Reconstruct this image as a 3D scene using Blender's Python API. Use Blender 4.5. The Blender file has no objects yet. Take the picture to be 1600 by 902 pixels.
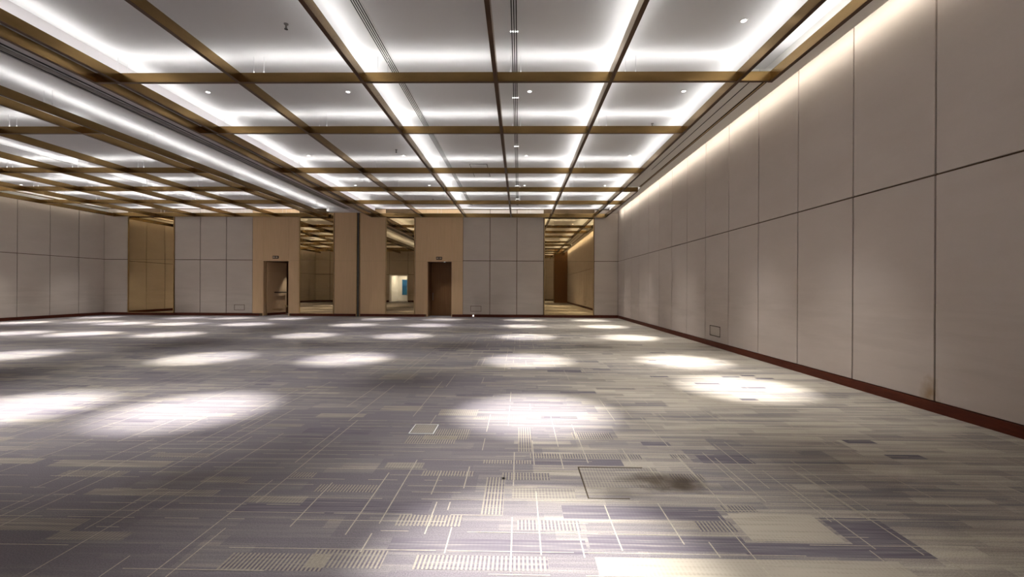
import bpy, bmesh, math, random
from mathutils import Vector, Matrix

# ------------------------------------------------------------------ camera
SC = bpy.context.scene
COL = SC.collection
F_PX = 680.0
CAM_H = 1.5
yaw = math.atan(11.0 / F_PX)
roll = 0.0052
cd = bpy.data.cameras.new('camera')
cd.sensor_width = 36.0
cd.lens = F_PX / 1600.0 * 36.0
cd.clip_start = 0.05
cd.clip_end = 200
cam = bpy.data.objects.new('camera', cd)
COL.objects.link(cam)
fw = Vector((-math.sin(yaw), math.cos(yaw), 0))
rt = Vector((math.cos(yaw), math.sin(yaw), 0))
up = Vector((0, 0, 1))
R_ = rt * math.cos(roll) + up * math.sin(roll)
U_ = -rt * math.sin(roll) + up * math.cos(roll)
m = Matrix((R_, U_, -fw)).transposed().to_4x4()
m.translation = Vector((0, 0, CAM_H))
cam.matrix_world = m
SC.camera = cam

# ------------------------------------------------------------------ world, exposure
w = bpy.data.worlds.new('world')
SC.world = w
w.use_nodes = True
w.node_tree.nodes['Background'].inputs[0].default_value = (0.9, 0.95, 1.0, 1)
w.node_tree.nodes['Background'].inputs[1].default_value = 0.02
SC.view_settings.view_transform = 'Standard'
SC.view_settings.look = 'None'
SC.view_settings.exposure = 0.06
SC.view_settings.gamma = 1.0
SC.view_settings.use_curve_mapping = False
SC.cycles.use_denoising = True
SC.cycles.max_bounces = 10
SC.cycles.diffuse_bounces = 6
SC.cycles.glossy_bounces = 5
SC.cycles.sample_clamp_indirect = 6.0
SC.cycles.caustics_reflective = False
SC.cycles.caustics_refractive = False

# light levels
STRIP = 19.0      # led strips on the lattice beams
COVE = 19.0      # wall coves
SPOT_W = 820.0   # ceiling downlights

# ------------------------------------------------------------------ room dimensions
XR, XL, XM = 5.12, -21.9, -8.42      # right wall, left wall, partition line
YF = 22.6                            # far wall panel face
YB_L, YB_R = -1.2, -9.8              # rear walls of the left and right halls
ZB = 5.16                            # underside of lattice beams
BH, BW = 0.17, 0.07
ZC = 5.63                            # ceiling
ZSEAM = 2.93
CROSS = [22.42, 18.92, 16.44, 13.82, 10.28, 7.72, 4.18, 1.6, -0.95, -4.4, -7.0]
LONG_R = [-7.65, -7.2, -5.03, -2.8, -0.43, 1.6, 3.83, 4.41]
LONG_L = [-9.95, -10.5, -12.65, -14.8, -16.95, -19.05, -21.2]

# ------------------------------------------------------------------ material helpers
def new_mat(name):
    mt = bpy.data.materials.new(name)
    mt.use_nodes = True
    nt = mt.node_tree
    b = nt.nodes['Principled BSDF']
    return mt, nt, b

def N(nt, t, **kw):
    n = nt.nodes.new(t)
    for k, v in kw.items():
        if k == 'inp':
            for i, x in v.items():
                n.inputs[i].default_value = x
        else:
            setattr(n, k, v)
    return n

def L(nt, a, b):
    nt.links.new(a, b)

def ramp(nt, stops, src):
    r = nt.nodes.new('ShaderNodeValToRGB')
    e = r.color_ramp.elements
    while len(e) < len(stops):
        e.new(0.5)
    for i, (p, c) in enumerate(stops):
        e[i].position = p
        e[i].color = c if len(c) == 4 else (*c, 1)
    L(nt, src, r.inputs[0])
    return r

def noisy(name, c1, c2, scale=(1, 1, 1), nscale=3.0, rough=0.8, metal=0.0, bump=0.0, bscale=60.0, detail=4.0, spec=0.3):
    mt, nt, b = new_mat(name)
    tc = N(nt, 'ShaderNodeTexCoord')
    mp = N(nt, 'ShaderNodeMapping')
    mp.inputs['Scale'].default_value = scale
    L(nt, tc.outputs['Object'], mp.inputs[0])
    n = N(nt, 'ShaderNodeTexNoise', inp={'Scale': nscale, 'Detail': detail, 'Roughness': 0.55})
    L(nt, mp.outputs[0], n.inputs['Vector'])
    r = ramp(nt, [(0.3, c1), (0.7, c2)], n.outputs[0])
    L(nt, r.outputs[0], b.inputs['Base Color'])
    b.inputs['Roughness'].default_value = rough
    b.inputs['Metallic'].default_value = metal
    b.inputs['Specular IOR Level'].default_value = spec
    if bump:
        n2 = N(nt, 'ShaderNodeTexNoise', inp={'Scale': bscale, 'Detail': 2.0})
        L(nt, mp.outputs[0], n2.inputs['Vector'])
        bp = N(nt, 'ShaderNodeBump', inp={'Strength': bump, 'Distance': 0.01})
        L(nt, n2.outputs[0], bp.inputs['Height'])
        L(nt, bp.outputs[0], b.inputs['Normal'])
    return mt

def emis(name, col, s):
    mt, nt, b = new_mat(name)
    b.inputs['Base Color'].default_value = (*col, 1)
    b.inputs['Emission Color'].default_value = (*col, 1)
    b.inputs['Emission Strength'].default_value = s
    return mt

M = {}
M['ceiling'] = noisy('ceiling_paint', (0.78, 0.77, 0.77), (0.82, 0.81, 0.81), nscale=0.6, rough=0.9, spec=0.1)
M['soffit'] = noisy('soffit_paint', (0.86, 0.84, 0.80), (0.89, 0.87, 0.83), nscale=0.6, rough=0.9, spec=0.1)
M['bulkhead'] = noisy('bulkhead_paint', (0.66, 0.63, 0.64), (0.70, 0.67, 0.68), nscale=0.6, rough=0.7, spec=0.2)
M['bronze'] = noisy('brushed_bronze', (0.22, 0.14, 0.055), (0.30, 0.195, 0.08), scale=(1, 1, 4), nscale=1.2, rough=0.27, metal=1.0, bump=0.0)
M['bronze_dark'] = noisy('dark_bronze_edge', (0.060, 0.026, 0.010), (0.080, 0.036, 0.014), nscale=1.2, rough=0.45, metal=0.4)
M['gold'] = noisy('gold_trim', (0.50, 0.33, 0.16), (0.58, 0.40, 0.20), nscale=4, rough=0.3, metal=0.8)
M['dark_gap'] = noisy('dark_backing', (0.05, 0.035, 0.02), (0.07, 0.05, 0.03), nscale=4, rough=0.9)
M['brass_gap'] = noisy('brass_reveal', (0.10, 0.062, 0.03), (0.13, 0.08, 0.04), nscale=4, rough=0.6, metal=0.3)
M['base'] = noisy('baseboard_wood', (0.075, 0.014, 0.006), (0.11, 0.024, 0.010), scale=(1, 1, 8), nscale=5, rough=0.55, spec=0.2)
M['wood'] = noisy('tan_veneer', (0.62, 0.425, 0.245), (0.67, 0.465, 0.275), scale=(8, 8, 0.35), nscale=3, rough=0.5, spec=0.25)
M['door'] = noisy('brown_door_veneer', (0.16, 0.075, 0.03), (0.20, 0.10, 0.04), scale=(9, 9, 0.4), nscale=3, rough=0.45, spec=0.3)
M['black'] = noisy('black_metal', (0.0015, 0.0012, 0.001), (0.003, 0.0025, 0.002), nscale=4, rough=0.6)
M['steel'] = noisy('track_steel', (0.62, 0.61, 0.62), (0.85, 0.84, 0.85), scale=(1, 0.4, 1), nscale=6, rough=0.35, metal=0.3)
M['white_plastic'] = noisy('white_plastic', (0.72, 0.71, 0.70), (0.78, 0.77, 0.76), nscale=5, rough=0.4)
M['grey_metal'] = noisy('grey_metal', (0.20, 0.19, 0.18), (0.26, 0.25, 0.24), nscale=5, rough=0.5, metal=0.5)
M['led'] = emis('led_strip_light', (1.0, 0.985, 0.965), STRIP)
M['led_warm'] = emis('warm_cove_light', (1.0, 0.955, 0.85), COVE)
M['lens'] = emis('downlight_lens', (1.0, 0.97, 0.93), 5.0)
M['glint'] = emis('small_glow', (1.0, 0.98, 0.94), 5.0)
M['corridor'] = noisy('corridor_white', (0.80, 0.80, 0.82), (0.85, 0.85, 0.87), nscale=2, rough=0.8)
M['blue'] = noisy('blue_cloth', (0.01, 0.06, 0.20), (0.02, 0.14, 0.28), nscale=2, rough=0.8)
M['cream_sign'] = noisy('sign_face', (0.55, 0.45, 0.32), (0.6, 0.5, 0.36), nscale=4, rough=0.5)

# mirror
mt, nt, b = new_mat('bronze_mirror')
tc = N(nt, 'ShaderNodeTexCoord')
n = N(nt, 'ShaderNodeTexNoise', inp={'Scale': 0.7, 'Detail': 1.0})
L(nt, tc.outputs['Object'], n.inputs['Vector'])
r = ramp(nt, [(0.3, (0.66, 0.51, 0.29)), (0.7, (0.70, 0.55, 0.32))], n.outputs[0])
L(nt, r.outputs[0], b.inputs['Base Color'])
b.inputs['Metallic'].default_value = 1.0
b.inputs['Roughness'].default_value = 0.015
M['mirror'] = mt

# fabric wall panel: woven taupe cloth with long faint smudges, stain and weave
def fabric(name, c1, c2, stain=False):
    mt, nt, b = new_mat(name)
    g = N(nt, 'ShaderNodeNewGeometry')
    mp = N(nt, 'ShaderNodeMapping')
    mp.inputs['Scale'].default_value = (0.6, 0.6, 1.6)
    L(nt, g.outputs['Position'], mp.inputs[0])
    n = N(nt, 'ShaderNodeTexNoise', inp={'Scale': 1.1, 'Detail': 6.0, 'Roughness': 0.6})
    L(nt, mp.outputs[0], n.inputs['Vector'])
    r = ramp(nt, [(0.28, c1), (0.72, c2)], n.outputs[0])
    # smudge band at chair-back height and at the foot of the wall
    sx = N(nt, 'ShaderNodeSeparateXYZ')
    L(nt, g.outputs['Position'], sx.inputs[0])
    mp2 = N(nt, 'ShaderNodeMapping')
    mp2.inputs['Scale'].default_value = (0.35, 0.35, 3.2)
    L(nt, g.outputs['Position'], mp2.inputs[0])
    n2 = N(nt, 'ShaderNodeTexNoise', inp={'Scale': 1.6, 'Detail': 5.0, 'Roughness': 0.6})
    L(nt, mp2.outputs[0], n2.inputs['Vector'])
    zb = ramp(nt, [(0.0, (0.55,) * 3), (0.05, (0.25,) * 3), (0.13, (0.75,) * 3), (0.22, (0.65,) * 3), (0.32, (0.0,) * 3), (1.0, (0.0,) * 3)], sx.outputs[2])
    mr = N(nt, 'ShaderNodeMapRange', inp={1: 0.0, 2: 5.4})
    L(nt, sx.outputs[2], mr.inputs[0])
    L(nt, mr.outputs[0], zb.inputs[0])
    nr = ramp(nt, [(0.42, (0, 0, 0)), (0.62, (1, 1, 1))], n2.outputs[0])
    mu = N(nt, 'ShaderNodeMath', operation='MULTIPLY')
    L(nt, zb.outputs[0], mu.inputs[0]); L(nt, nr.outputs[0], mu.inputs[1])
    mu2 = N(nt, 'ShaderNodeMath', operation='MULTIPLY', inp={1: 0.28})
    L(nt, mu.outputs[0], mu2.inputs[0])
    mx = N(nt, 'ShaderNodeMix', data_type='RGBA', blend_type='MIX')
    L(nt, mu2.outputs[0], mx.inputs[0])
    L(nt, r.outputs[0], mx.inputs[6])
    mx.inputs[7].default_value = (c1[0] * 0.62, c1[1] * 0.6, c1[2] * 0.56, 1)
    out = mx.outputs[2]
    if stain:
        # rusty water stain low on the right wall
        vd = N(nt, 'ShaderNodeVectorMath', operation='DISTANCE')
        mp3 = N(nt, 'ShaderNodeMapping')
        mp3.inputs['Scale'].default_value = (0, 1.6, 1.0)
        L(nt, g.outputs['Position'], mp3.inputs[0])
        L(nt, mp3.outputs[0], vd.inputs[0])
        vd.inputs[1].default_value = (0, 5.50 * 1.6, 0.22)
        n4 = N(nt, 'ShaderNodeTexNoise', inp={'Scale': 9.0, 'Detail': 4.0})
        L(nt, g.outputs['Position'], n4.inputs['Vector'])
        ad = N(nt, 'ShaderNodeMath', operation='MULTIPLY_ADD', inp={1: 0.30})
        L(nt, n4.outputs[0], ad.inputs[0]); L(nt, vd.outputs['Value'], ad.inputs[2])
        sr = ramp(nt, [(0.16, (0.75,) * 3), (0.40, (0, 0, 0))], ad.outputs[0])
        m3 = N(nt, 'ShaderNodeMix', data_type='RGBA')
        L(nt, sr.outputs[0], m3.inputs[0]); L(nt, out, m3.inputs[6])
        m3.inputs[7].default_value = (0.30, 0.19, 0.08, 1)
        out = m3.outputs[2]
    L(nt, out, b.inputs['Base Color'])
    b.inputs['Roughness'].default_value = 0.95
    b.inputs['Specular IOR Level'].default_value = 0.1
    wv = N(nt, 'ShaderNodeTexNoise', inp={'Scale': 220.0, 'Detail': 1.0})
    L(nt, g.outputs['Position'], wv.inputs['Vector'])
    bp = N(nt, 'ShaderNodeBump', inp={'Strength': 0.25, 'Distance': 0.003})
    L(nt, wv.outputs[0], bp.inputs['Height'])
    L(nt, bp.outputs[0], b.inputs['Normal'])
    return mt
M['fabric'] = fabric('taupe_wall_fabric', (0.56, 0.49, 0.43), (0.61, 0.54, 0.475))
M['fabric_r'] = fabric('taupe_wall_fabric_stained', (0.56, 0.485, 0.435), (0.61, 0.535, 0.485), stain=True)

# carpet: violet-grey ground with woven beige blocks and sideways streaks
def carpet():
    mt, nt, b = new_mat('woven_carpet')
    g = N(nt, 'ShaderNodeNewGeometry')
    sx = N(nt, 'ShaderNodeSeparateXYZ')
    L(nt, g.outputs['Position'], sx.inputs[0])
    def noise(scale, nscale, detail, rough=0.55):
        mp = N(nt, 'ShaderNodeMapping'); mp.inputs['Scale'].default_value = scale
        L(nt, g.outputs['Position'], mp.inputs[0])
        n = N(nt, 'ShaderNodeTexNoise', inp={'Scale': nscale, 'Detail': detail, 'Roughness': rough})
        L(nt, mp.outputs[0], n.inputs['Vector'])
        return n.outputs[0]
    def math(op, a, b2=None, c=None):
        n = N(nt, 'ShaderNodeMath', operation=op)
        for i, v in enumerate((a, b2, c)):
            if v is None: continue
            if isinstance(v, (int, float)): n.inputs[i].default_value = v
            else: L(nt, v, n.inputs[i])
        return n.outputs[0]
    # blocks
    def blocks(wx, wy, off):
        row = math('FLOOR', math('DIVIDE', math('ADD', sx.outputs[1], off), wy))
        wn = N(nt, 'ShaderNodeTexWhiteNoise', noise_dimensions='1D')
        L(nt, math('ADD', row, off * 7.13), wn.inputs['W'])
        xx = math('FLOOR', math('ADD', math('DIVIDE', sx.outputs[0], wx), math('MULTIPLY', wn.outputs[0], 9.0)))
        cb = N(nt, 'ShaderNodeCombineXYZ')
        L(nt, xx, cb.inputs[0]); L(nt, row, cb.inputs[1]); cb.inputs[2].default_value = off
        w2 = N(nt, 'ShaderNodeTexWhiteNoise', noise_dimensions='3D')
        L(nt, cb.outputs[0], w2.inputs[0])
        return w2.outputs[0]
    b1 = blocks(0.55, 0.10, 0.0)
    b2 = blocks(1.3, 0.3, 3.7)
    streak = noise((0.55, 15.0, 1), 1.0, 6.0, 0.65)
    large = noise((0.22, 0.45, 1), 1.0, 2.0)
    fine = noise((1.2, 60.0, 1), 1.0, 3.0)
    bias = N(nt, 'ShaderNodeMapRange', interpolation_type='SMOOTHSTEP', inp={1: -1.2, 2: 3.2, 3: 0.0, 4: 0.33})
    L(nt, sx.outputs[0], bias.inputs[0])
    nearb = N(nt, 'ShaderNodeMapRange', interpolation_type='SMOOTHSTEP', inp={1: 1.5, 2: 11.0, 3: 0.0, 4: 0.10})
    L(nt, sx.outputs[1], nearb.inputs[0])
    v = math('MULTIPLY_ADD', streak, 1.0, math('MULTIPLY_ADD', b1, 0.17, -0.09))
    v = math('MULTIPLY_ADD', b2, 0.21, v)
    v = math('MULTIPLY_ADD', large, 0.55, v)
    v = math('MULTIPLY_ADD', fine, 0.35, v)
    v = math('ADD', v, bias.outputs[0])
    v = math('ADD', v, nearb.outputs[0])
    r = ramp(nt, [(0.50, (0.165, 0.146, 0.158)), (0.585, (0.205, 0.184, 0.184)), (0.67, (0.30, 0.265, 0.232)), (0.77, (0.45, 0.40, 0.33))], math('MULTIPLY', v, 0.5))
    # tiny yarn mottling
    yarn = noise((1, 1, 1), 130.0, 1.0)
    yr = ramp(nt, [(0.3, (0.80,) * 3), (0.7, (1.12,) * 3)], yarn)
    mx = N(nt, 'ShaderNodeMix', data_type='RGBA', blend_type='MULTIPLY'); mx.inputs[0].default_value = 1.0
    L(nt, r.outputs[0], mx.inputs[6]); L(nt, yr.outputs[0], mx.inputs[7])
    out = mx.outputs[2]
    L(nt, stain_mix(nt, g, out), b.inputs['Base Color'])
    b.inputs['Roughness'].default_value = 0.95
    b.inputs['Specular IOR Level'].default_value = 0.12
    bp = N(nt, 'ShaderNodeBump', inp={'Strength': 0.5, 'Distance': 0.004})
    L(nt, yarn, bp.inputs['Height']); L(nt, bp.outputs[0], b.inputs['Normal'])
    return mt

STAINS = [(1.14, 3.44, 0.42, 0.15, 1.0), (1.26, 3.33, 0.30, 0.11, 1.0), (-2.6, 3.35, 0.5, 0.25, 0.35), (0.75, 3.2, 0.30, 0.10, 0.45)]
def stain_mix(nt, g, col):
    n4 = N(nt, 'ShaderNodeTexNoise', inp={'Scale': 5.0, 'Detail': 5.0})
    L(nt, g.outputs['Position'], n4.inputs['Vector'])
    for (x, y, rx, ry, s) in STAINS:
        mp = N(nt, 'ShaderNodeMapping')
        mp.inputs['Location'].default_value = (-x / rx, -y / ry, 0)
        mp.inputs['Scale'].default_value = (1 / rx, 1 / ry, 0)
        L(nt, g.outputs['Position'], mp.inputs[0])
        ln = N(nt, 'ShaderNodeVectorMath', operation='LENGTH')
        L(nt, mp.outputs[0], ln.inputs[0])
        ad = N(nt, 'ShaderNodeMath', operation='MULTIPLY_ADD', inp={1: 1.6})
        L(nt, n4.outputs[0], ad.inputs[0]); L(nt, ln.outputs['Value'], ad.inputs[2])
        sr = ramp(nt, [(0.0, (s,) * 3), (0.52, (s * 0.75,) * 3), (0.95, (0, 0, 0))], ad.outputs[0])
        hf = N(nt, 'ShaderNodeMath', operation='MULTIPLY', inp={1: 0.5})
        L(nt, ad.outputs[0], hf.inputs[0]); L(nt, hf.outputs[0], sr.inputs[0])
        mx = N(nt, 'ShaderNodeMix', data_type='RGBA')
        L(nt, sr.outputs[0], mx.inputs[0]); L(nt, col, mx.inputs[6])
        mx.inputs[7].default_value = (0.05, 0.035, 0.022, 1)
        col = mx.outputs[2]
    return col

def yarn_mat(name, c, c2):
    mt, nt, b = new_mat(name)
    g = N(nt, 'ShaderNodeNewGeometry')
    n = N(nt, 'ShaderNodeTexNoise', inp={'Scale': 70.0, 'Detail': 2.0})
    L(nt, g.outputs['Position'], n.inputs['Vector'])
    r = ramp(nt, [(0.3, c), (0.7, c2)], n.outputs[0])
    L(nt, stain_mix(nt, g, r.outputs[0]), b.inputs['Base Color'])
    b.inputs['Roughness'].default_value = 0.95
    b.inputs['Specular IOR Level'].default_value = 0.1
    return mt
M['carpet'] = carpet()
M['yarn_rib'] = yarn_mat('ribbed_yarn', (0.25, 0.22, 0.18), (0.33, 0.29, 0.24))
M['yarn_line'] = yarn_mat('cream_yarn', (0.34, 0.30, 0.235), (0.44, 0.39, 0.32))
def streak_mat(name, stops, ribs):
    """a woven block: fine sideways streaks, and ribs running up the room"""
    mt, nt, b = new_mat(name)
    g = N(nt, 'ShaderNodeNewGeometry')
    mp = N(nt, 'ShaderNodeMapping'); mp.inputs['Scale'].default_value = (1.6, 42.0, 1)
    L(nt, g.outputs['Position'], mp.inputs[0])
    n = N(nt, 'ShaderNodeTexNoise', inp={'Scale': 1.0, 'Detail': 5.0, 'Roughness': 0.6})
    L(nt, mp.outputs[0], n.inputs['Vector'])
    wv = N(nt, 'ShaderNodeTexWave', wave_type='BANDS', bands_direction='X', inp={'Scale': 13.5, 'Distortion': 0.3})
    L(nt, g.outputs['Position'], wv.inputs['Vector'])
    ad = N(nt, 'ShaderNodeMath', operation='MULTIPLY_ADD', inp={1: ribs})
    L(nt, wv.outputs['Fac'], ad.inputs[0]); L(nt, n.outputs[0], ad.inputs[2])
    r = ramp(nt, stops, ad.outputs[0])
    L(nt, stain_mix(nt, g, r.outputs[0]), b.inputs['Base Color'])
    b.inputs['Roughness'].default_value = 0.95
    b.inputs['Specular IOR Level'].default_value = 0.1
    return mt
M['yarn_beige'] = streak_mat('beige_yarn', [(0.36, (0.155, 0.138, 0.138)), (0.50, (0.205, 0.182, 0.168)), (0.68, (0.30, 0.265, 0.225))], 0.16)
M['yarn_violet'] = streak_mat('violet_yarn', [(0.40, (0.115, 0.10, 0.118)), (0.58, (0.16, 0.142, 0.155)), (0.72, (0.27, 0.24, 0.215))], 0.02)
M['yarn_pale'] = streak_mat('pale_yarn', [(0.30, (0.28, 0.245, 0.20)), (0.55, (0.38, 0.335, 0.275))], 0.10)

# ------------------------------------------------------------------ mesh helpers
class MB:
    def __init__(s):
        s.v = []; s.f = []; s.mi = []
    def box(s, x0, x1, y0, y1, z0, z1, mi=0):
        i = len(s.v)
        s.v += [(x, y, z) for z in (z0, z1) for y in (y0, y1) for x in (x0, x1)]
        s.f += [tuple(i + k for k in q) for q in ((0, 2, 3, 1), (4, 5, 7, 6), (0, 1, 5, 4), (2, 6, 7, 3), (0, 4, 6, 2), (1, 3, 7, 5))]
        s.mi += [mi] * 6
        return s
    def quad(s, x0, x1, y0, y1, z, mi=0):
        i = len(s.v)
        s.v += [(x0, y0, z), (x1, y0, z), (x1, y1, z), (x0, y1, z)]
        s.f.append((i, i + 1, i + 2, i + 3)); s.mi.append(mi)
        return s
    def poly(s, pts, z, mi=0):
        i = len(s.v)
        s.v += [(p[0], p[1], z) for p in pts]
        s.f.append(tuple(range(i, i + len(pts)))); s.mi.append(mi)
    def lathe(s, prof, c, n=20, axis='z', mi=0):
        # prof: list of (radius, height); closed with caps where the radius is not 0
        i = len(s.v)
        for (r, h) in prof:
            for k in range(n):
                a = 2 * math.pi * k / n
                p = (r * math.cos(a), r * math.sin(a), h)
                if axis == 'y': p = (p[0], p[2], p[1])
                if axis == 'x': p = (p[2], p[0], p[1])
                s.v.append((c[0] + p[0], c[1] + p[1], c[2] + p[2]))
        for j in range(len(prof) - 1):
            for k in range(n):
                a0 = i + j * n + k; a1 = i + j * n + (k + 1) % n
                s.f.append((a0, a1, a1 + n, a0 + n)); s.mi.append(mi)
        s.f.append(tuple(i + k for k in range(n))[::-1]); s.mi.append(mi)
        s.f.append(tuple(i + (len(prof) - 1) * n + k for k in range(n))); s.mi.append(mi)
        return s
    def build(s, name, mats, parent=None, bevel=0.0, smooth=False):
        me = bpy.data.meshes.new(name)
        me.from_pydata(s.v, [], s.f)
        if not isinstance(mats, (list, tuple)): mats = [mats]
        for q in mats: me.materials.append(q)
        me.polygons.foreach_set('material_index', s.mi)
        if smooth: me.polygons.foreach_set('use_smooth', [True] * len(s.f))
        bm = bmesh.new(); bm.from_mesh(me)
        bmesh.ops.recalc_face_normals(bm, faces=bm.faces)
        if bevel:
            bmesh.ops.bevel(bm, geom=list(bm.edges), offset=bevel, segments=2, affect='EDGES', profile=0.5)
        bm.to_mesh(me); bm.free()
        o = bpy.data.objects.new(name, me)
        COL.objects.link(o)
        if parent: o.parent = parent
        return o

def struct(o):
    o['kind'] = 'structure'
    return o

def tag(o, label, cat, group=None):
    o['label'] = label; o['category'] = cat
    if group: o['group'] = group
    return o

def empty(name, loc=(0, 0, 0)):
    o = bpy.data.objects.new(name, None)
    o.empty_display_size = 0.2
    COL.objects.link(o)
    o.location = loc
    return o

def rel(o, parent):
    """parent keeping world position (parent is an unrotated empty)"""
    o.parent = parent
    o.matrix_parent_inverse = Matrix.Translation(parent.location).inverted()
    return o

def beam(name, parent, x0, x1, y0, y1, z0, z1):
    # bronze box section with a dark underside
    m_ = MB().box(x0, x1, y0, y1, z0, z1)
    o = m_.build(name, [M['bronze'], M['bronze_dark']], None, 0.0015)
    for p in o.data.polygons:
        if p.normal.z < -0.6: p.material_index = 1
    rel(o, parent)
    return o

def bb(name, mat, parent, *b, bevel=0.0):
    o = MB().box(*b).build(name, mat, None, bevel)
    if parent is not None: rel(o, parent)
    return o

# ------------------------------------------------------------------ floor with woven pattern
rng = random.Random(7)
fl = MB()
fl.quad(XL - 0.2, XR + 0.2, YB_R - 0.4, YF + 3.2, 0.0, 0)
Z1, Z2, Z3 = 0.0008, 0.0014, 0.0020
def ribbed(x0, x1, y0, y1, pitch=0.0235, wd=0.012, ground=True):
    if ground: fl.quad(x0, x1, y0, y1, Z1, 3)
    x = x0
    while x < x1:
        fl.quad(x, min(x + wd, x1), y0, y1, Z2, 5)
        x += pitch
RIB = [(-.778, -.359, 2.73, 2.865), (-.246, -.10, 2.88, 3.45), (-.774, -.354, 3.46, 3.56), (-1.143, -.736, 2.31, 2.47),
       (-1.60, -1.04, 2.28, 2.43), (-.563, .167, 2.31, 2.435), (-.127, .253, 3.41, 3.54), (.107, 1.10, 3.85, 3.96),
       (1.36, 1.50, 3.87, 3.98), (1.13, 1.37, 2.715, 2.835), (-.004, .392, 2.70, 2.82), (1.21, 1.48, 3.43, 3.555),
       (1.39, 1.62, 2.96, 3.05), (-1.8, -1.62, 3.4, 3.5), (-1.50, -1.05, 3.17, 3.29), (-.95, -.50, 4.30, 4.62),
       (-1.10, -.62, 4.18, 4.40), (.0, .14, 4.0, 4.7), (.55, .95, 4.35, 4.55), (-.30, .12, 3.72, 3.8)]
for a in RIB: ribbed(*a)
BEIGE = [(-3.93, -2.95, 3.55, 3.70), (-3.13, -2.19, 3.08, 3.18), (-3.35, -2.75, 2.62, 2.76),
         (-2.80, -2.34, 2.53, 2.62), (-.95, -.49, 5.11, 5.37), (-2.3, -1.75, 7.1, 7.6), (-2.45, -2.1, 3.3, 3.4),
         (-1.12, -.80, 3.60, 3.72), (-.044, .42, 3.11, 3.27), (.50, 1.15, 3.30, 3.66), (-2.35, -1.8, 5.0, 5.15),
         (-1.7, -1.2, 5.3, 5.5), (-4.6, -4.1, 3.6, 3.72), (-1.9, -1.5, 3.0, 3.1)]
for x0, x1, y0, y1 in BEIGE: fl.quad(x0, x1, y0, y1, Z1, 2)
PALE = [(1.40, 1.95, 2.62, 2.94), (.43, 2.1, 2.28, 2.44)]
for x0, x1, y0, y1 in PALE: fl.quad(x0, x1, y0, y1, Z1, 4)
VIO = [(-.75, .40, 2.46, 2.60), (.30, 1.35, 2.84, 3.02), (-1.9, -.6, 2.86, 3.05), (1.60, 2.05, 3.78, 3.98),
       (.42, 1.35, 2.50, 2.66), (1.98, 2.35, 2.60, 2.9), (1.3, 2.35, 2.47, 2.60), (.05, .9, 3.7, 3.84)]
for i, (x0, x1, y0, y1) in enumerate(VIO): fl.quad(x0, x1, y0, y1, Z1 * (0.35 + 0.04 * i), 3)
# further blocks, repeating away from the viewer and to the sides
USED = [tuple(q) for q in RIB] + BEIGE + VIO + PALE
def free(x0, x1, y0, y1):
    for a in USED:
        if x0 < a[1] and x1 > a[0] and y0 < a[3] and y1 > a[2]: return False
    USED.append((x0, x1, y0, y1)); return True
for k in range(420):
    y = rng.uniform(3.6, 17.0) if k % 5 else rng.uniform(-8, 2)
    x = rng.uniform(-12, 1.2)
    w_ = rng.uniform(0.25, 0.75); h_ = rng.choice((0.1, 0.1, 0.1, 0.2))
    if free(x, x + w_, y, y + h_): fl.quad(x, x + w_, y, y + h_, Z1, 2 if (rng.random() < 0.5) else 3)
for k in range(60):
    y = rng.uniform(3.9, 14.0); x = rng.uniform(1.2, 4.2)
    w_ = rng.uniform(0.3, 0.9)
    if k % 3 == 0 and free(x, x + w_ * 0.5, y, y + 0.1): fl.quad(x, x + w_ * 0.5, y, y + 0.1, Z1, 3)
for k in range(26):
    y = rng.uniform(2.3, 9.0); x = rng.uniform(-7, 2.5)
    if -1.9 < x < 1.7 and y < 4.7: continue
    w_ = rng.uniform(0.25, 0.6); h_ = rng.choice((0.1, 0.12, 0.2))
    if free(x, x + w_, y, y + h_): ribbed(x, x + w_, y, y + h_)
# thin cream lines along the room's width, every 10 cm, broken
for j in range(-80, 135):
    y = 2.375 + 0.1 * (j - 14) + rng.uniform(-0.008, 0.008)
    if y < -7 or y > 13.5: continue
    x = -12.0 + rng.uniform(0, 1)
    while x < XR:
        ln = rng.choice((0.15, 0.3, 0.5, 0.8, 1.3)) * rng.uniform(0.7, 1.2)
        if rng.random() < (0.60 if x < 0.8 else 0.38):
            fl.quad(x, min(x + ln, XR), y, y + 0.006, Z3, 1)
        x += ln + rng.uniform(0.03, 0.35)
# lines running up the room
YL = [(-1.045, 2.62, 3.51), (-.88, 2.75, 3.78), (-.63, 3.15, 3.56), (-.407, 3.25, 3.65), (-1.425, 2.7, 3.32), (-.89, 2.45, 2.64),
      (-.567, 2.64, 3.04), (-.474, 2.93, 3.04), (-.414, 2.45, 2.72), (-.035, 3.3, 3.98), (.133, 2.45, 3.22), (.137, 3.7, 4.3),
      (.377, 3.62, 3.95), (.374, 2.43, 2.79), (.60, 2.5, 3.03), (.978, 2.57, 3.06), (1.133, 2.45, 2.6), (1.10, 3.4, 3.7),
      (.974, 3.72, 4.1), (.602, 3.75, 4.5), (-.037, 2.3, 2.85), (1.75, 3.1, 3.9), (2.07, 2.55, 3.4), (2.3, 2.5, 3.6), (1.42, 3.3, 3.9)]
for x, y0, y1 in YL: fl.quad(x - 0.0042, x + 0.0042, y0, y1, Z3 + 0.0004, 1)
for i in range(-100, 44):
    x = 0.12 * i + rng.uniform(-0.03, 0.03)
    if x > XR - 0.1: continue
    y = -7 + rng.uniform(0, 1)
    while y < 14.0:
        ln = rng.uniform(0.25, 1.1) if x > -1.2 else rng.uniform(0.5, 2.2)
        if rng.random() < 0.30:
            y1 = y + ln
            if not (-1.7 < x < 1.3 and y1 > 2.2 and y < 3.9):
                fl.quad(x - 0.0035, x + 0.0035, y, y1, Z3 + 0.0004, 1)
        y += ln + rng.uniform(0.1, 0.5)
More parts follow.
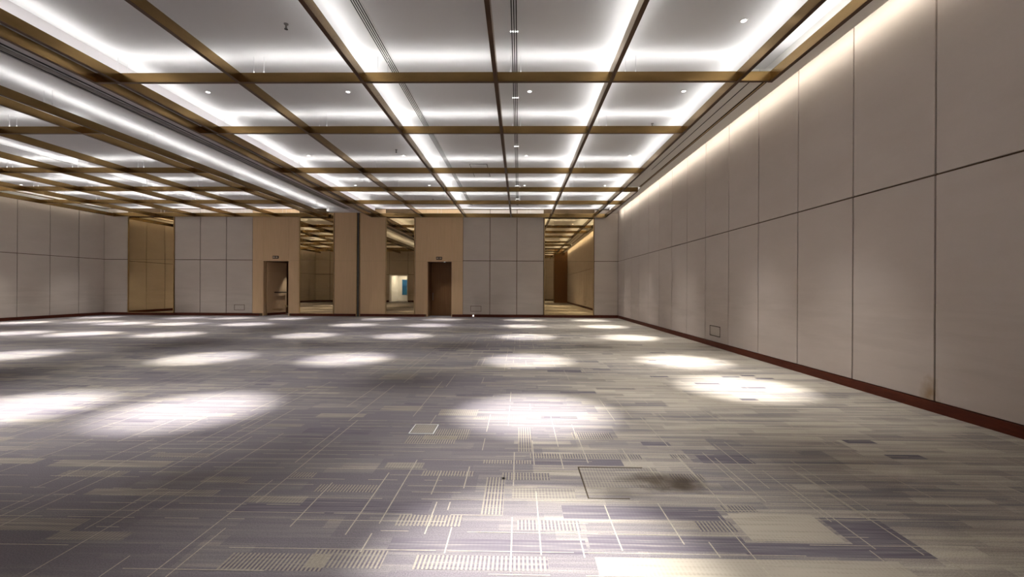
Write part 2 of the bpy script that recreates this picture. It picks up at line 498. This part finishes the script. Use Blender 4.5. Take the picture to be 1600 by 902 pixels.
struct(fl.build('floor', [M['carpet'], M['yarn_line'], M['yarn_beige'], M['yarn_violet'], M['yarn_pale'], M['yarn_rib']]))

# ------------------------------------------------------------------ walls
def panel_wall(wall, axis, at, spans, mat, zs, sgn, gap=0.012, th=0.03, name='fabric_panel', bev=0.006):
    """spans along the wall, panel faces at `at`, thickness away from the room (sgn = side the wall body is on)"""
    for (a, b_) in spans:
        for (z0, z1) in zs:
            a0, a1 = a + gap / 2, b_ - gap / 2
            t0, t1 = (at, at + th) if sgn > 0 else (at - th, at)
            if axis == 'y': o = bb(name, mat, wall, a0, a1, t0, t1, z0 + gap / 2, z1 - gap / 2, bevel=bev)
            else: o = bb(name, mat, wall, t0, t1, a0, a1, z0 + gap / 2, z1 - gap / 2, bevel=bev)

ZT = 5.6
ZS = [(0.13, ZSEAM), (ZSEAM, ZT)]
# right wall
wr = MB().box(XR + 0.025, XR + 0.25, YB_R - 0.3, YF + 0.3, 0, 5.9).build('wall_right', M['brass_gap']); struct(wr)
edges = [YF + 0.03 - 1.322 * k for k in range(0, 25)]
edges = [e for e in edges if e > YB_R]
panel_wall(wr, 'x', XR, [(edges[i + 1], edges[i]) for i in range(len(edges) - 1)], M['fabric_r'], ZS, +1, gap=0.022)
struct(MB().box(XR - 0.012, XR + 0.03, YB_R, YF, 0, 0.13).build('baseboard_right', M['base'], bevel=0.002))
# left wall
wl = MB().box(XL - 0.25, XL - 0.025, YB_L - 0.3, YF + 0.3, 0, 5.9).build('wall_left', M['brass_gap']); struct(wl)
edges = [YF + 0.03 - 1.33 * k for k in range(0, 20)]
edges = [e for e in edges if e > YB_L - 1.4]
panel_wall(wl, 'x', XL, [(edges[i + 1], edges[i]) for i in range(len(edges) - 1)], M['fabric'], ZS, -1, gap=0.024)
struct(MB().box(XL - 0.03, XL + 0.012, YB_L, YF, 0, 0.13).build('baseboard_left', M['base'], bevel=0.002))

# far wall: backing with two door openings
D1 = (-13.42, -12.06); D2 = (-4.80, -3.50); DH = 2.90
wf = MB()
for x0, x1 in ((XL - 0.2, D1[0]), (D1[1], D2[0]), (D2[1], XR + 0.2)): wf.box(x0, x1, YF + 0.03, YF + 0.25, 0, 5.9)
for d in (D1, D2): wf.box(d[0], d[1], YF + 0.03, YF + 0.25, DH, 5.9)
wf = wf.build('wall_far', M['brass_gap']); struct(wf)
panel_wall(wf, 'y', YF, [(XL, -20.62), (-18.12, -16.76), (-16.76, -15.37), (-15.37, -13.98), (-2.93, -1.52), (-1.52, -0.12), (-0.12, 1.27), (3.88, XR)], M['fabric'], ZS, +1, gap=0.03)
WZ = [(0.13, DH), (DH, ZT)]
g_ = dict(gap=0.005, name='veneer_panel', bev=0.001)
panel_wall(wf, 'y', YF, [(-13.98, D1[0]), (D1[1], -11.52), (-9.66, -8.52), (-8.30, -6.98), (-5.42, D2[0]), (D2[1], -2.93)], M['wood'], WZ, +1, **g_)
for d in (D1, D2): panel_wall(wf, 'y', YF, [d], M['wood'], [(DH, ZT)], +1, **g_)
# partition jamb between the two halls
jb = empty('trim_1', (XM + 0.01, YF, 0)); struct(jb)
bb('jamb_edge', M['gold'], jb, -8.52, -8.48, YF - 0.012, YF + 0.03, 0, 5.42, bevel=0.003)
bb('jamb_edge', M['gold'], jb, -8.35, -8.31, YF - 0.012, YF + 0.03, 0, 5.42, bevel=0.003)
bb('jamb_gasket', M['black'], jb, -8.48, -8.35, YF + 0.018, YF + 0.03, 0, 5.42)
bb('jamb_seal', M['grey_metal'], jb, -8.43, -8.40, YF - 0.004, YF + 0.018, 0, 5.42, bevel=0.003)
# baseboards
for i, (x0, x1) in enumerate(((XL, -13.62), (-11.95, -8.53), (-8.30, D2[0] - 0.1), (D2[1] + 0.02, XR))):
    struct(MB().box(x0, x1, YF - 0.012, YF + 0.03, 0, 0.13).build('baseboard_far', M['base'], bevel=0.002))

# rear walls (seen in the mirrors)
wb = MB()
DB = (-13.9, -11.9)
for x0, x1 in ((XL - 0.2, DB[0]), (DB[1], XM - 0.1)): wb.box(x0, x1, YB_L - 0.25, YB_L - 0.03, 0, 5.9)
wb.box(DB[0], DB[1], YB_L - 0.25, YB_L - 0.03, 2.9, 5.9)
wb = wb.build('wall_back', M['brass_gap']); struct(wb)
panel_wall(wb, 'y', YB_L, [(-21.9, -20.3), (-20.3, -18.7), (-18.7, -17.1), (-17.1, -15.5), (-15.5, -13.9), (-11.9, -10.3), (-10.3, -8.55)], M['fabric'], ZS, -1, gap=0.05)
panel_wall(wb, 'y', YB_L, [DB], M['fabric'], [(2.9, ZT)], -1)
struct(MB().box(XL, DB[0], YB_L - 0.03, YB_L + 0.012, 0, 0.13).build('baseboard_back', M['base']))
struct(MB().box(DB[1], XM - 0.1, YB_L - 0.03, YB_L + 0.012, 0, 0.13).build('baseboard_back', M['base']))
wb2 = MB().box(XM - 0.1, XR + 0.2, YB_R - 0.25, YB_R - 0.03, 0, 5.9).build('wall_rear', M['brass_gap']); struct(wb2)
panel_wall(wb2, 'y', YB_R, [(-8.32 + 1.68 * k, -8.32 + 1.68 * (k + 1)) for k in range(8)], M['fabric'], ZS, -1)
wp = MB().box(XM - 0.1, XM + 0.08, YB_R - 0.1, YB_L, 0, 5.9).build('wall_partition', M['wood']); struct(wp)
# pier against the right wall behind the viewer
wpier = MB().box(3.75, XR, -2.4, -1.0, 0, 5.63).build('wall_pier', M['door'], bevel=0.004); struct(wpier)
wpier['kind'] = 'structure'

# ------------------------------------------------------------------ doors
def doorway(name, d, depth, leaf_fn):
    e = empty(name, ((d[0] + d[1]) / 2, YF, 0)); struct(e)
    y0, y1 = YF + 0.001, YF + 0.25
    ja = MB()
    ja.box(d[0] - 0.03, d[0] + 0.02, y0, y1, 0, DH)
    ja.box(d[1] - 0.02, d[1] + 0.03, y0, y1, 0, DH)
    ja.box(d[0] + 0.02, d[1] - 0.02, y0, y1, DH - 0.02, DH + 0.02)
    rel(ja.build('door_jamb', M['wood'], bevel=0.003), e)
    rec = MB()
    yb = YF + depth
    rec.box(d[0] - 0.12, d[0], y1, yb + 0.1, 0, DH + 0.2)
    rec.box(d[1], d[1] + 0.12, y1, yb + 0.1, 0, DH + 0.2)
    rec.box(d[0], d[1], y1, yb + 0.1, DH, DH + 0.2)
    rec.box(d[0], d[1], yb, yb + 0.1, 0, DH)
    rel(rec.build('recess_lining', M['door']), e)
    leaf_fn(e, d, yb)
    return e

def leaf_closed(e, d, yb):
    l = bb('door_leaf', M['door'], e, d[0] + 0.03, d[1] - 0.03, yb - 0.06, yb - 0.01, 0.02, DH - 0.03, bevel=0.003)
    h = MB().box(d[0] + 0.12, d[0] + 0.15, yb - 0.11, yb - 0.08, 0.85, 1.25).box(d[0] + 0.12, d[0] + 0.15, yb - 0.09, yb - 0.055, 0.87, 0.90).box(d[0] + 0.12, d[0] + 0.15, yb - 0.09, yb - 0.055, 1.20, 1.23)
    h = h.build('door_handle', M['grey_metal'], bevel=0.003); h.parent = l
doorway('door_2', D2, 1.0, leaf_closed)

def leaf_open(e, d, yb):
    # leaf swung into the recess, seen edge-on to three-quarters, with a push bar
    hx, hy = d[0] + 0.03, YF + 0.27
    a = math.radians(72)
    T = Matrix.Translation(Vector((hx, hy, 0))) @ Matrix.Rotation(a, 4, 'Z')
    def put(o):
        o.data.transform(T); rel(o, e); return o
    l = put(MB().box(0, 1.28, -0.025, 0.025, 0.02, DH - 0.05).build('door_leaf', M['wood'], bevel=0.003))
    bar = MB().box(0.45, 1.20, -0.10, -0.07, 1.20, 1.25).box(0.47, 0.52, -0.08, -0.02, 1.20, 1.25).box(1.12, 1.17, -0.08, -0.02, 1.20, 1.25).build('push_bar', M['black'], bevel=0.004)
    bar.data.transform(T); bar.parent = l
    k = MB().box(0.35, 1.0, -0.034, -0.025, 0.30, 0.33).build('kick_strip', M['gold'], bevel=0.001)
    k.data.transform(T); k.parent = l
    s = MB().box(0.02, 1.26, -0.03, 0.03, 0.0, 0.13).build('door_base_trim', M['base'])
    s.data.transform(T); s.parent = l
doorway('door_1', D1, 2.4, leaf_open)

# exit sign boxes over the doors
for (x, z, lab) in ((-12.75, 3.075, 'small dark exit sign over the open doorway near the left mirrors'),
                    (-4.165, 3.055, 'small dark exit sign over the closed brown door')):
    e = empty('exit_sign', (x, YF, z)); tag(e, lab, 'sign')
    s = bb('sign_housing', M['black'], e, x - 0.15, x + 0.15, YF - 0.05, YF + 0.002, z - 0.07, z + 0.07, bevel=0.004)
    bb('sign_face', M['cream_sign'], e, x - 0.13, x - 0.02, YF - 0.056, YF - 0.045, z - 0.035, z + 0.035)
    bb('sign_face', M['cream_sign'], e, x + 0.02, x + 0.13, YF - 0.056, YF - 0.045, z - 0.035, z + 0.035)

# small lamp in the closed door's recess
def spot(name, loc, watts, size, blend, parent, col=(1, 0.97, 0.93), rad=0.03, rot=None):
    ld = bpy.data.lights.new(name, 'SPOT')
    ld.energy = watts; ld.spot_size = math.radians(size); ld.spot_blend = blend
    ld.shadow_soft_size = rad; ld.color = col
    o = bpy.data.objects.new(name, ld)
    COL.objects.link(o); o.location = loc
    if rot: o.rotation_euler = rot
    if parent: rel(o, parent)
    return o

def downlight(x, y, z, label, name='ceiling_downlight', watts=SPOT_W, size=56, r=0.042, group=None, col=(1, 0.99, 0.97)):
    e = empty(name, (x, y, z)); tag(e, label, 'ceiling light', group)
    t = MB().lathe([(r * 1.45, 0.0), (r * 1.45, -0.006), (r * 1.25, -0.012), (r * 1.0, -0.012), (r * 0.95, -0.002)], (x, y, z), 20).build('trim_ring', M['white_plastic'], smooth=False); rel(t, e)
    l = MB().lathe([(r * 0.9, -0.0125), (r * 0.85, -0.016), (r * 0.5, -0.018)], (x, y, z), 16).build('lens', M['lens']); rel(l, e)
    spot('lamp', (x, y, z - 0.03), watts, size, 1.0, e, col)
    if watts > 400: spot('lamp_core', (x, y, z - 0.03), watts * 5.6, 23, 1.0, e, col)
    return e
downlight(-3.95, YF + 0.40, DH - 0.002, 'tiny bright downlight in the recess above the closed brown door', watts=110, size=55, r=0.045)
downlight(-12.62, YF + 1.35, DH - 0.002, 'tiny downlight inside the open doorway, lighting its door leaf', watts=160, size=52, r=0.04)

e = empty('post_stand', (-12.72, YF + 1.0, 0)); tag(e, 'small dark post with brass knobs standing in the open doorway', 'post')
px_, py_ = -12.72, YF + 1.0
rel(MB().lathe([(0.13, 0.0), (0.13, 0.02), (0.03, 0.05)], (px_, py_, 0), 20).build('base', M['door']), e)
rel(MB().lathe([(0.03, 0.05), (0.025, 0.40)], (px_, py_, 0), 14).build('post', M['door']), e)
rel(MB().lathe([(0.01, 0.40), (0.055, 0.43), (0.065, 0.47), (0.04, 0.52), (0.008, 0.55)], (px_, py_, 0), 16).build('brass_knob', M['gold'], smooth=True), e)
rel(MB().lathe([(0.008, 0.44), (0.03, 0.46), (0.008, 0.49)], (px_ + 0.10, py_, 0), 12).build('brass_hook', M['gold'], smooth=True), e)

# ------------------------------------------------------------------ mirrors
def mirror(x0, x1, ztop, label):
    e = empty('wall_mirror', ((x0 + x1) / 2, YF, 0.13)); tag(e, label, 'mirror', None)
    fr = MB()
    t = 0.035
    fr.box(x0, x0 + t, YF - 0.03, YF + 0.03, 0.13, ztop)
    fr.box(x1 - t, x1, YF - 0.03, YF + 0.03, 0.13, ztop)
    fr.box(x0 + t, x1 - t, YF - 0.02, YF + 0.03, 0.13, 0.155)
    fr.box(x0 + t, x1 - t, YF - 0.02, YF + 0.03, ztop - 0.03, ztop)
    rel(fr.build('mirror_frame', M['gold'], bevel=0.002), e)
    bb('mirror_pane', M['mirror'], e, x0 + t, x1 - t, YF - 0.004, YF + 0.03, 0.155, ZSEAM - 0.004)
    bb('mirror_pane', M['mirror'], e, x0 + t, x1 - t, YF - 0.004, YF + 0.03, ZSEAM + 0.004, ztop - 0.03)
mirror(-20.60, -18.14, 5.40, 'tall bronze mirror furthest left, beside the left corner')
mirror(-11.50, -9.68, 5.40, 'tall bronze mirror between the open doorway and the tan panels')
mirror(-6.96, -5.44, 5.40, 'narrow bronze mirror reflecting a bright doorway, left of the closed door')
mirror(1.29, 3.86, 5.40, 'wide bronze mirror nearest the right wall corner')

# ------------------------------------------------------------------ service flaps on the walls
def flap(name, label, axis, at, a0, a1, z0, z1):
    e = empty(name, (at, (a0 + a1) / 2, z0) if axis == 'x' else ((a0 + a1) / 2, at, z0)); tag(e, label, 'socket cover')
    t = 0.018
    fr = MB()
    def bx(mb, p0, p1, q0, q1, d0, d1):
        if axis == 'x': mb.box(at - d1, at - d0, p0, p1, q0, q1)
        else: mb.box(p0, p1, at - d1, at - d0, q0, q1)
    bx(fr, a0, a0 + t, z0, z1, -0.01, 0.006); bx(fr, a1 - t, a1, z0, z1, -0.01, 0.006)
    bx(fr, a0 + t, a1 - t, z0, z0 + t, -0.01, 0.006); bx(fr, a0 + t, a1 - t, z1 - t, z1, -0.01, 0.006)
    rel(fr.build('cover_frame', M['brass_gap'] if axis == 'y' else M['dark_gap']), e)
    lid = MB(); bx(lid, a0 + t * 1.3, a1 - t * 1.3, z0 + t * 1.3, z1 - t * 1.3, -0.01, 0.004)
    rel(lid.build('cover_lid', M['fabric'], bevel=0.001), e)
flap('wall_socket_cover', 'square fabric-faced socket cover low on the right wall', 'x', XR, 11.15, 11.75, 0.28, 0.55)
flap('wall_socket_cover', 'socket cover low on the far wall, right of the closed door', 'y', YF, -2.52, -1.96, 0.29, 0.58)
flap('wall_socket_cover', 'socket cover low on the far wall, left of the open doorway', 'y', YF, -14.94, -14.39, 0.29, 0.58)

# floor box with metal rim
e = empty('floor_box', (-1.0, 4.6, 0)); tag(e, 'square metal-rimmed floor box flush in the carpet', 'floor box')
fr = MB()
x0, x1, y0, y1, t = -1.13, -0.87, 4.45, 4.76, 0.012
fr.box(x0, x0 + t, y0, y1, 0, 0.006); fr.box(x1 - t, x1, y0, y1, 0, 0.006)
fr.box(x0 + t, x1 - t, y0, y0 + t, 0, 0.006); fr.box(x0 + t, x1 - t, y1 - t, y1, 0, 0.006)
rel(fr.build('rim', M['white_plastic']), e)
sh = MB()
t2 = 0.008
sh.box(x0 + t, x0 + t + t2, y0 + t, y1 - t, 0, 0.0032); sh.box(x1 - t - t2, x1 - t, y0 + t, y1 - t, 0, 0.0032)
sh.box(x0 + t + t2, x1 - t - t2, y0 + t, y0 + t + t2, 0, 0.0032); sh.box(x0 + t + t2, x1 - t - t2, y1 - t - t2, y1 - t, 0, 0.0032)
rel(sh.build('lid_gap', M['dark_gap']), e)
bb('lid', M['yarn_beige'], e, x0 + t + t2, x1 - t - t2, y0 + t + t2, y1 - t - t2, 0, 0.0045)
# second, larger hatch with the carpet inlay worn at its rim
e = empty('floor_hatch', (0.85, 3.4, 0)); tag(e, 'worn rectangular carpet hatch with a dark edge beside the brown stain', 'floor hatch')
hm = MB()
x0, x1, y0, y1 = 0.50, 1.22, 3.12, 3.67
hm.box(x0, x0 + 0.010, y0, y1, 0, 0.0034); hm.box(x0 + 0.010, x1 - 0.18, y1 - 0.010, y1, 0, 0.0034); hm.box(x0 + 0.010, x0 + 0.30, y0, y0 + 0.005, 0, 0.0034)
rel(hm.build('hatch_edge', M['dark_gap']), e)

# small stud light at the foot of the far wall
e = empty('floor_marker_light', (-2.37, YF - 0.03, 0.07)); tag(e, 'tiny white lamp at the baseboard right of the closed door', 'lamp')
rel(MB().lathe([(0.035, 0.0), (0.035, -0.02), (0.02, -0.035)], (-2.37, YF - 0.012, 0.07), 14, 'y').build('stud_lens', M['glint']), e)

# ------------------------------------------------------------------ ceiling
ce = MB()
ce.box(XL - 0.3, XR + 0.3, YB_R - 0.4, YF + 0.3, ZC, ZC + 0.12)
struct(ce.build('ceiling', M['ceiling']))
# far soffit
struct(MB().box(-9.9, -7.68, YF - 0.42, YF + 0.03, 5.42, ZC).build('trim_2', M['ceiling']))
# bulkhead with the movable partition track
struct(MB().box(-8.60, -7.40, YB_L, YF - 0.42, 5.37, ZC).build('trim_3', M['bulkhead']))
e = empty('partition_track', (-8.42, 10, 5.37)); tag(e, 'long steel partition track under the grey ceiling bulkhead', 'track')
y0, y1 = YB_L + 0.3, 21.1
bb('track_rail', M['steel'], e, -8.60, -8.555, y0, y1, 5.345, 5.37, bevel=0.002)
bb('track_rail', M['steel'], e, -8.33, -8.31, y0, y1, 5.35, 5.37, bevel=0.002)
bb('track_slot', M['black'], e, -8.545, -8.525, y0, y1, 5.362, 5.3705)
bb('track_slot', M['black'], e, -8.30, -8.27, y0, y1, 5.362, 5.3705)
bb('track_channel', M['grey_metal'], e, -8.48, -8.36, y0, y1, 5.355, 5.3705, bevel=0.002)

# right soffit with linear grilles and cove
ZSF = 5.33
sof = MB().box(4.57, 4.86, YB_R + 0.0, YF - 0.42, ZSF, 5.40)
sof.box(4.57, 4.60, YB_R + 0.0, YF - 0.42, 5.40, ZC)
sof.box(3.93, 4.57, 7.75, 16.4, ZSF, 5.40)
struct(sof.build('trim_4', M['soffit'], bevel=0.003))
e = empty('linear_grille', (4.2, 12, ZSF)); tag(e, 'single thin black air slot in the right soffit near the lattice edge', 'air grille')
bb('slot', M['black'], e, 4.215, 4.235, 7.8, 14.0, ZSF - 0.003, ZSF + 0.002)
e = empty('linear_grille', (4.5, 12, ZSF)); tag(e, 'double dark air slot running along the right soffit below the cove', 'air grille')
bb('slot', M['dark_gap'], e, 4.465, 4.50, 7.8, 16.4, ZSF - 0.003, ZSF + 0.002)
bb('slot', M['dark_gap'], e, 4.525, 4.55, 7.8, 16.4, ZSF - 0.003, ZSF + 0.002)
bb('slot_bar', M['gold'], e, 4.50, 4.525, 7.8, 16.4, ZSF - 0.008, ZSF + 0.002, bevel=0.002)
e = empty('cove_light', (4.9, 7, 5.4)); tag(e, 'warm linear cove light washing the top of the right wall', 'cove light')
bb('led_channel', M['white_plastic'], e, 4.80, 4.84, YB_R + 0.2, YF - 0.5, 5.401, 5.42)
bb('led_strip', M['led_warm'], e, 4.8605, 4.866, YB_R + 0.2, YF - 0.5, 5.345, 5.392)
# left soffit and cove
sof = MB().box(-21.55, -21.28, YB_L, YF - 0.42, ZSF, 5.40).box(-21.28, -21.26, YB_L, YF - 0.42, ZSF, 5.455)
struct(sof.build('trim_5', M['soffit'], bevel=0.003))
e = empty('cove_light', (-21.4, 10, 5.4)); tag(e, 'warm linear cove light above the left wall', 'cove light')
bb('led_channel', M['white_plastic'], e, -21.46, -21.42, YB_L + 0.2, YF - 0.5, 5.401, 5.42)
bb('led_strip', M['led_warm'], e, -21.40, -21.36, YB_L + 0.2, YF - 0.5, 5.404, 5.42)

# ------------------------------------------------------------------ suspended bronze lattices
def wires(e, pts):
    for (x, y) in pts:
        for dx in (-0.09, 0.09):
            wv = MB().lathe([(0.004, ZB + BH - 0.004), (0.009, ZB + BH), (0.009, ZB + BH + 0.03), (0.0035, ZB + BH + 0.032), (0.0035, ZC)], (x + dx, y, 0), 8)
            rel(wv.build('hanger_wire', M['steel']), e)

def hi_r(y):
    return 3.83 if 9 < y < 15 else 4.41
# cross beams reach different ends, so the right lattice is laid out row by row
def build_lattice(label, xs, strip_x, x_lo, hi_fn, y_lo, segs, wire_pts):
    e = empty('ceiling_lattice', ((xs[0] + xs[-1]) / 2, 8, ZB)); tag(e, label, 'ceiling lattice')
    h2 = BW / 2
    for x in xs:
        for (a, b_) in segs.get(x, [(y_lo, CROSS[0] + h2)]):
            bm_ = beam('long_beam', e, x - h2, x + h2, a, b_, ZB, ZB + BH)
            if x in strip_x:
                s = MB().box(x - 0.018, x + 0.018, a + 0.15, b_ - 0.25, ZB + BH - 0.001, ZB + BH + 0.001).build('led_strip', M['led'])
                s.parent = bm_
    cuts = sorted(xs)
    for y in CROSS:
        if y < y_lo: continue
        hi = hi_fn(y)
        h = 0.20 if y == CROSS[0] else BH
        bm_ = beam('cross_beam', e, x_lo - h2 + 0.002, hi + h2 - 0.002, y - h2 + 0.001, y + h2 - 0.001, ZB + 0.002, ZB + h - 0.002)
        s = MB()
        for i in range(len(cuts) - 1):
            a, b_ = cuts[i] + 0.07, cuts[i + 1] - 0.07
            if b_ - a > 0.8 and b_ <= hi: s.box(a, b_, y - 0.018, y + 0.018, ZB + h - 0.003, ZB + h - 0.001)
        if s.v:
            s = s.build('led_strip', M['led'])
            s.parent = bm_
    wires(e, wire_pts)
    return e

wr_pts = [(x + 0.35, y) for y in CROSS[1:8] for x in (-7.5, -5.03, -2.8, -0.43, 1.6)] + [(4.12, y) for y in (18.92, 16.44, 7.72, 4.18)] + [(x + 0.9, CROSS[0]) for x in (-5.03, -0.43)]
wl_pts = [(x + 0.45, y) for y in CROSS[0:6] for x in (-19.05, -16.95, -14.8, -12.65)] + [(-9.95, y + 1.3) for y in CROSS[1:6]]
wl_pts = [(x, min(y, 22.4)) for x, y in wl_pts]
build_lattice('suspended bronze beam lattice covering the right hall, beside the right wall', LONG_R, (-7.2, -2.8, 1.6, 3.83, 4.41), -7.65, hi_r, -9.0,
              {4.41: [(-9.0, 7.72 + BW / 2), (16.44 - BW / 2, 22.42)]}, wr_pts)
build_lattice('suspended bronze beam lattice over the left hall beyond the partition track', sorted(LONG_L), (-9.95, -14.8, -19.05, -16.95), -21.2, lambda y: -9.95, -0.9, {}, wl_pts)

# ------------------------------------------------------------------ slot diffusers
def diffuser(x, n, y0, y1, label, dot_rows=()):
    e = empty('slot_diffuser', (x, (y0 + y1) / 2, ZC)); tag(e, label, 'air diffuser')
    wd = 0.036 * n
    bb('diffuser_frame', M['white_plastic'], e, x - wd / 2 - 0.012, x + wd / 2 + 0.012, y0, y1, ZC - 0.008, ZC + 0.002, bevel=0.001)
    for k in range(n):
        c = x - wd / 2 + 0.036 * (k + 0.5)
        bb('slot', M['black'], e, c - 0.0085, c + 0.0085, y0 + 0.02, y1 - 0.02, ZC - 0.0095, ZC - 0.004)
    for y in dot_rows:
        for k in range(n + 1):
            c = x - wd / 2 + 0.036 * k
            rel(MB().lathe([(0.009, 0), (0.009, -0.01), (0.004, -0.014)], (c, y, ZC - 0.008), 10).build('glow_dot', M['glint']), e)  # bright dots between the slots, their glow put into the material
diffuser(-2.38, 4, -8, 21.6, 'long four-slot white ceiling diffuser left of the room centre')
diffuser(-0.10, 3, -8, 21.6, 'long three-slot ceiling diffuser on the room centre line', (6.97, 9.39, 12.6, 17.44, 20.0))
diffuser(-15.1, 1, 4, 21.6, 'thin single-slot ceiling diffuser over the left hall')

# ------------------------------------------------------------------ ceiling access hatch
e = empty('ceiling_hatch', (-1.35, 15.2, ZC)); tag(e, 'rounded rectangular ceiling access hatch left of the centre diffuser', 'ceiling hatch')
bb('hatch_panel', M['ceiling'], e, -1.65, -1.10, 14.45, 16.05, ZC - 0.03, ZC + 0.001, bevel=0.012)
bb('hatch_reveal', M['black'], e, -1.67, -1.08, 14.43, 16.07, ZC - 0.006, ZC + 0.001)

# ------------------------------------------------------------------ sprinklers
def sprinkler(x, y, label):
    e = empty('sprinkler', (x, y, ZC)); tag(e, label, 'sprinkler')
    rel(MB().lathe([(0.035, 0.0), (0.033, -0.012), (0.014, -0.018), (0.013, -0.05), (0.016, -0.055), (0.016, -0.07)], (x, y, ZC), 16).build('sprinkler_body', M['grey_metal']), e)
    rel(MB().lathe([(0.028, -0.082), (0.028, -0.086)], (x, y, ZC), 16).build('deflector', M['black']), e)
    ar = MB().box(x - 0.014, x - 0.010, y - 0.002, y + 0.002, ZC - 0.083, ZC - 0.068).box(x + 0.010, x + 0.014, y - 0.002, y + 0.002, ZC - 0.083, ZC - 0.068)
    rel(ar.build('frame_arm', M['grey_metal']), e)
sprinkler(-3.67, 6.76, 'dark ceiling sprinkler in the nearest bay left of the four-slot diffuser')
sprinkler(-3.69, 12.94, 'dark ceiling sprinkler in the third bay, behind the left downlight')
sprinkler(-4.0, 20.1, 'dark ceiling sprinkler in the bay nearest the far wall')
sprinkler(3.3, 10.9, 'dark ceiling sprinkler in the third bay near the right wall')

# ------------------------------------------------------------------ downlights
ROWN = {5.25: 'closest visible floor pool row', 9.1: 'second bay from the viewer', 13.5: 'third bay from the viewer', 17.4: 'fourth bay, deep in the room', 20.7: 'bay nearest the far wall'}
COLN = {-6.6: 'beside the partition bulkhead', -3.62: 'left of the four-slot diffuser', 0.2: 'just right of the three-slot diffuser', 3.4: 'next to the right wall cove'}
GRP = 'round ceiling downlights'
for y, rn in ROWN.items():
    for x, cn in COLN.items():
        rn2 = rn if y > 6 else 'bay above the viewer'
        xx = x; yy = y
        if y < 6 and x == 3.4: xx, yy = 3.42, 6.72
        if y < 6 and x == -6.6: xx = -6.2
        if y < 6 and x == -3.62: xx = -4.0
        s = 0.95 if (y < 6 and x == 3.4) else {5.25: 1.25, 9.1: 1.0, 13.5: 0.85, 17.4: 0.8, 20.7: 0.55}[y]
        downlight(xx, yy, ZC, 'round downlight %s, %s' % (cn, rn2), watts=SPOT_W * s, group=GRP)
downlight(0.1, 2.35, ZC, 'round downlight right above the viewer lighting the nearest carpet', watts=SPOT_W * 1.0, group=GRP)
COLL = {-11.0: 'first column beyond the partition', -13.75: 'second column beyond the partition', -16.05: 'third column beyond the partition', -20.3: 'column beside the left wall'}
for y, rn in ((5.2, 'bay above the viewer'), (9.2, 'second bay'), (13.5, 'third bay'), (17.4, 'fourth bay'), (20.7, 'bay by the far wall')):
    for x, cn in COLL.items():
        downlight(x, y, ZC, 'left hall round downlight, %s, %s' % (cn, rn), watts=SPOT_W * (0.6 if y < 6 else 1.0 if y < 20 else 0.7), group='left hall ceiling downlights')
for x in (-17.9,):
    downlight(x, 18.1, ZC, 'left hall round downlight, lone one in front of the left mirror', watts=SPOT_W * 0.7, group='left hall ceiling downlights')
# rear bays, seen through the mirrors
for x in (-3.62, 0.2, 2.9):
    for y in (-3.0, -6.0):
        downlight(x, y, ZC, 'round downlight behind the viewer, seen only in the mirrors', watts=SPOT_W * 0.8, group='rear ceiling downlights')

# ------------------------------------------------------------------ bright corridor behind the rear doorway (seen in the narrow mirror)
co = MB()
y0, y1 = YB_L - 3.4, YB_L - 0.25
co.box(DB[0] - 0.12, DB[0], y0, y1, 0, 3.0)
co.box(DB[1], DB[1] + 0.12, y0, y1, 0, 3.0)
co.box(DB[0] - 0.12, DB[1] + 0.12, y0 - 0.12, y0, 0, 3.0)
co.box(DB[0] - 0.12, DB[1] + 0.12, y0 - 0.12, y1, 3.0, 3.1)
d3 = empty('door_3', (-12.9, YB_L, 0)); struct(d3)
rel(co.build('corridor_lining', M['corridor']), d3)
fr = MB().box(DB[0], DB[0] + 0.08, YB_L - 0.25, YB_L + 0.02, 0, 2.9).box(DB[1] - 0.08, DB[1], YB_L - 0.25, YB_L + 0.02, 0, 2.9).box(DB[0] + 0.08, DB[1] - 0.08, YB_L - 0.25, YB_L + 0.02, 2.82, 2.9)
rel(fr.build('door_frame', M['corridor'], bevel=0.004), d3)
lf = bb('door_leaf', M['corridor'], d3, DB[0] + 0.09, DB[0] + 0.14, YB_L - 1.15, YB_L - 0.2, 0.02, 2.80, bevel=0.003)
ln = bb('corridor_lamp', emis('corridor_panel_light', (0.95, 0.97, 1.0), 9.0), d3, -13.4, -12.4, y0 + 0.6, y1 - 0.5, 2.96, 3.0)
e = empty('hanging_banner', (-12.9, y0 + 0.3, 0.6)); tag(e, 'blue banner hanging in the bright corridor, seen in the narrow mirror', 'banner')
bb('banner_cloth', M['blue'], e, -13.35, -12.75, y0 + 0.28, y0 + 0.30, 0.7, 2.45)
bb('banner_cloth', M['blue'], e, -12.75, -12.45, y0 + 0.26, y0 + 0.28, 1.5, 2.4)
bb('banner_rod', M['steel'], e, -13.4, -12.4, y0 + 0.25, y0 + 0.31, 2.45, 2.49)
# pull handles on the rear wall panels, glinting in the mirrors
for x, lab in ((-20.42, 'left'), (-18.82, 'middle'), (-17.22, 'right')):
    o = MB().box(x - 0.015, x + 0.015, YB_L + 0.0, YB_L + 0.05, 1.55, 1.95).build('pull_handle', M['steel'], bevel=0.004)
    tag(o, 'steel pull handle on the rear panelled wall, %s one of three' % lab, 'handle', 'rear wall pull handles')
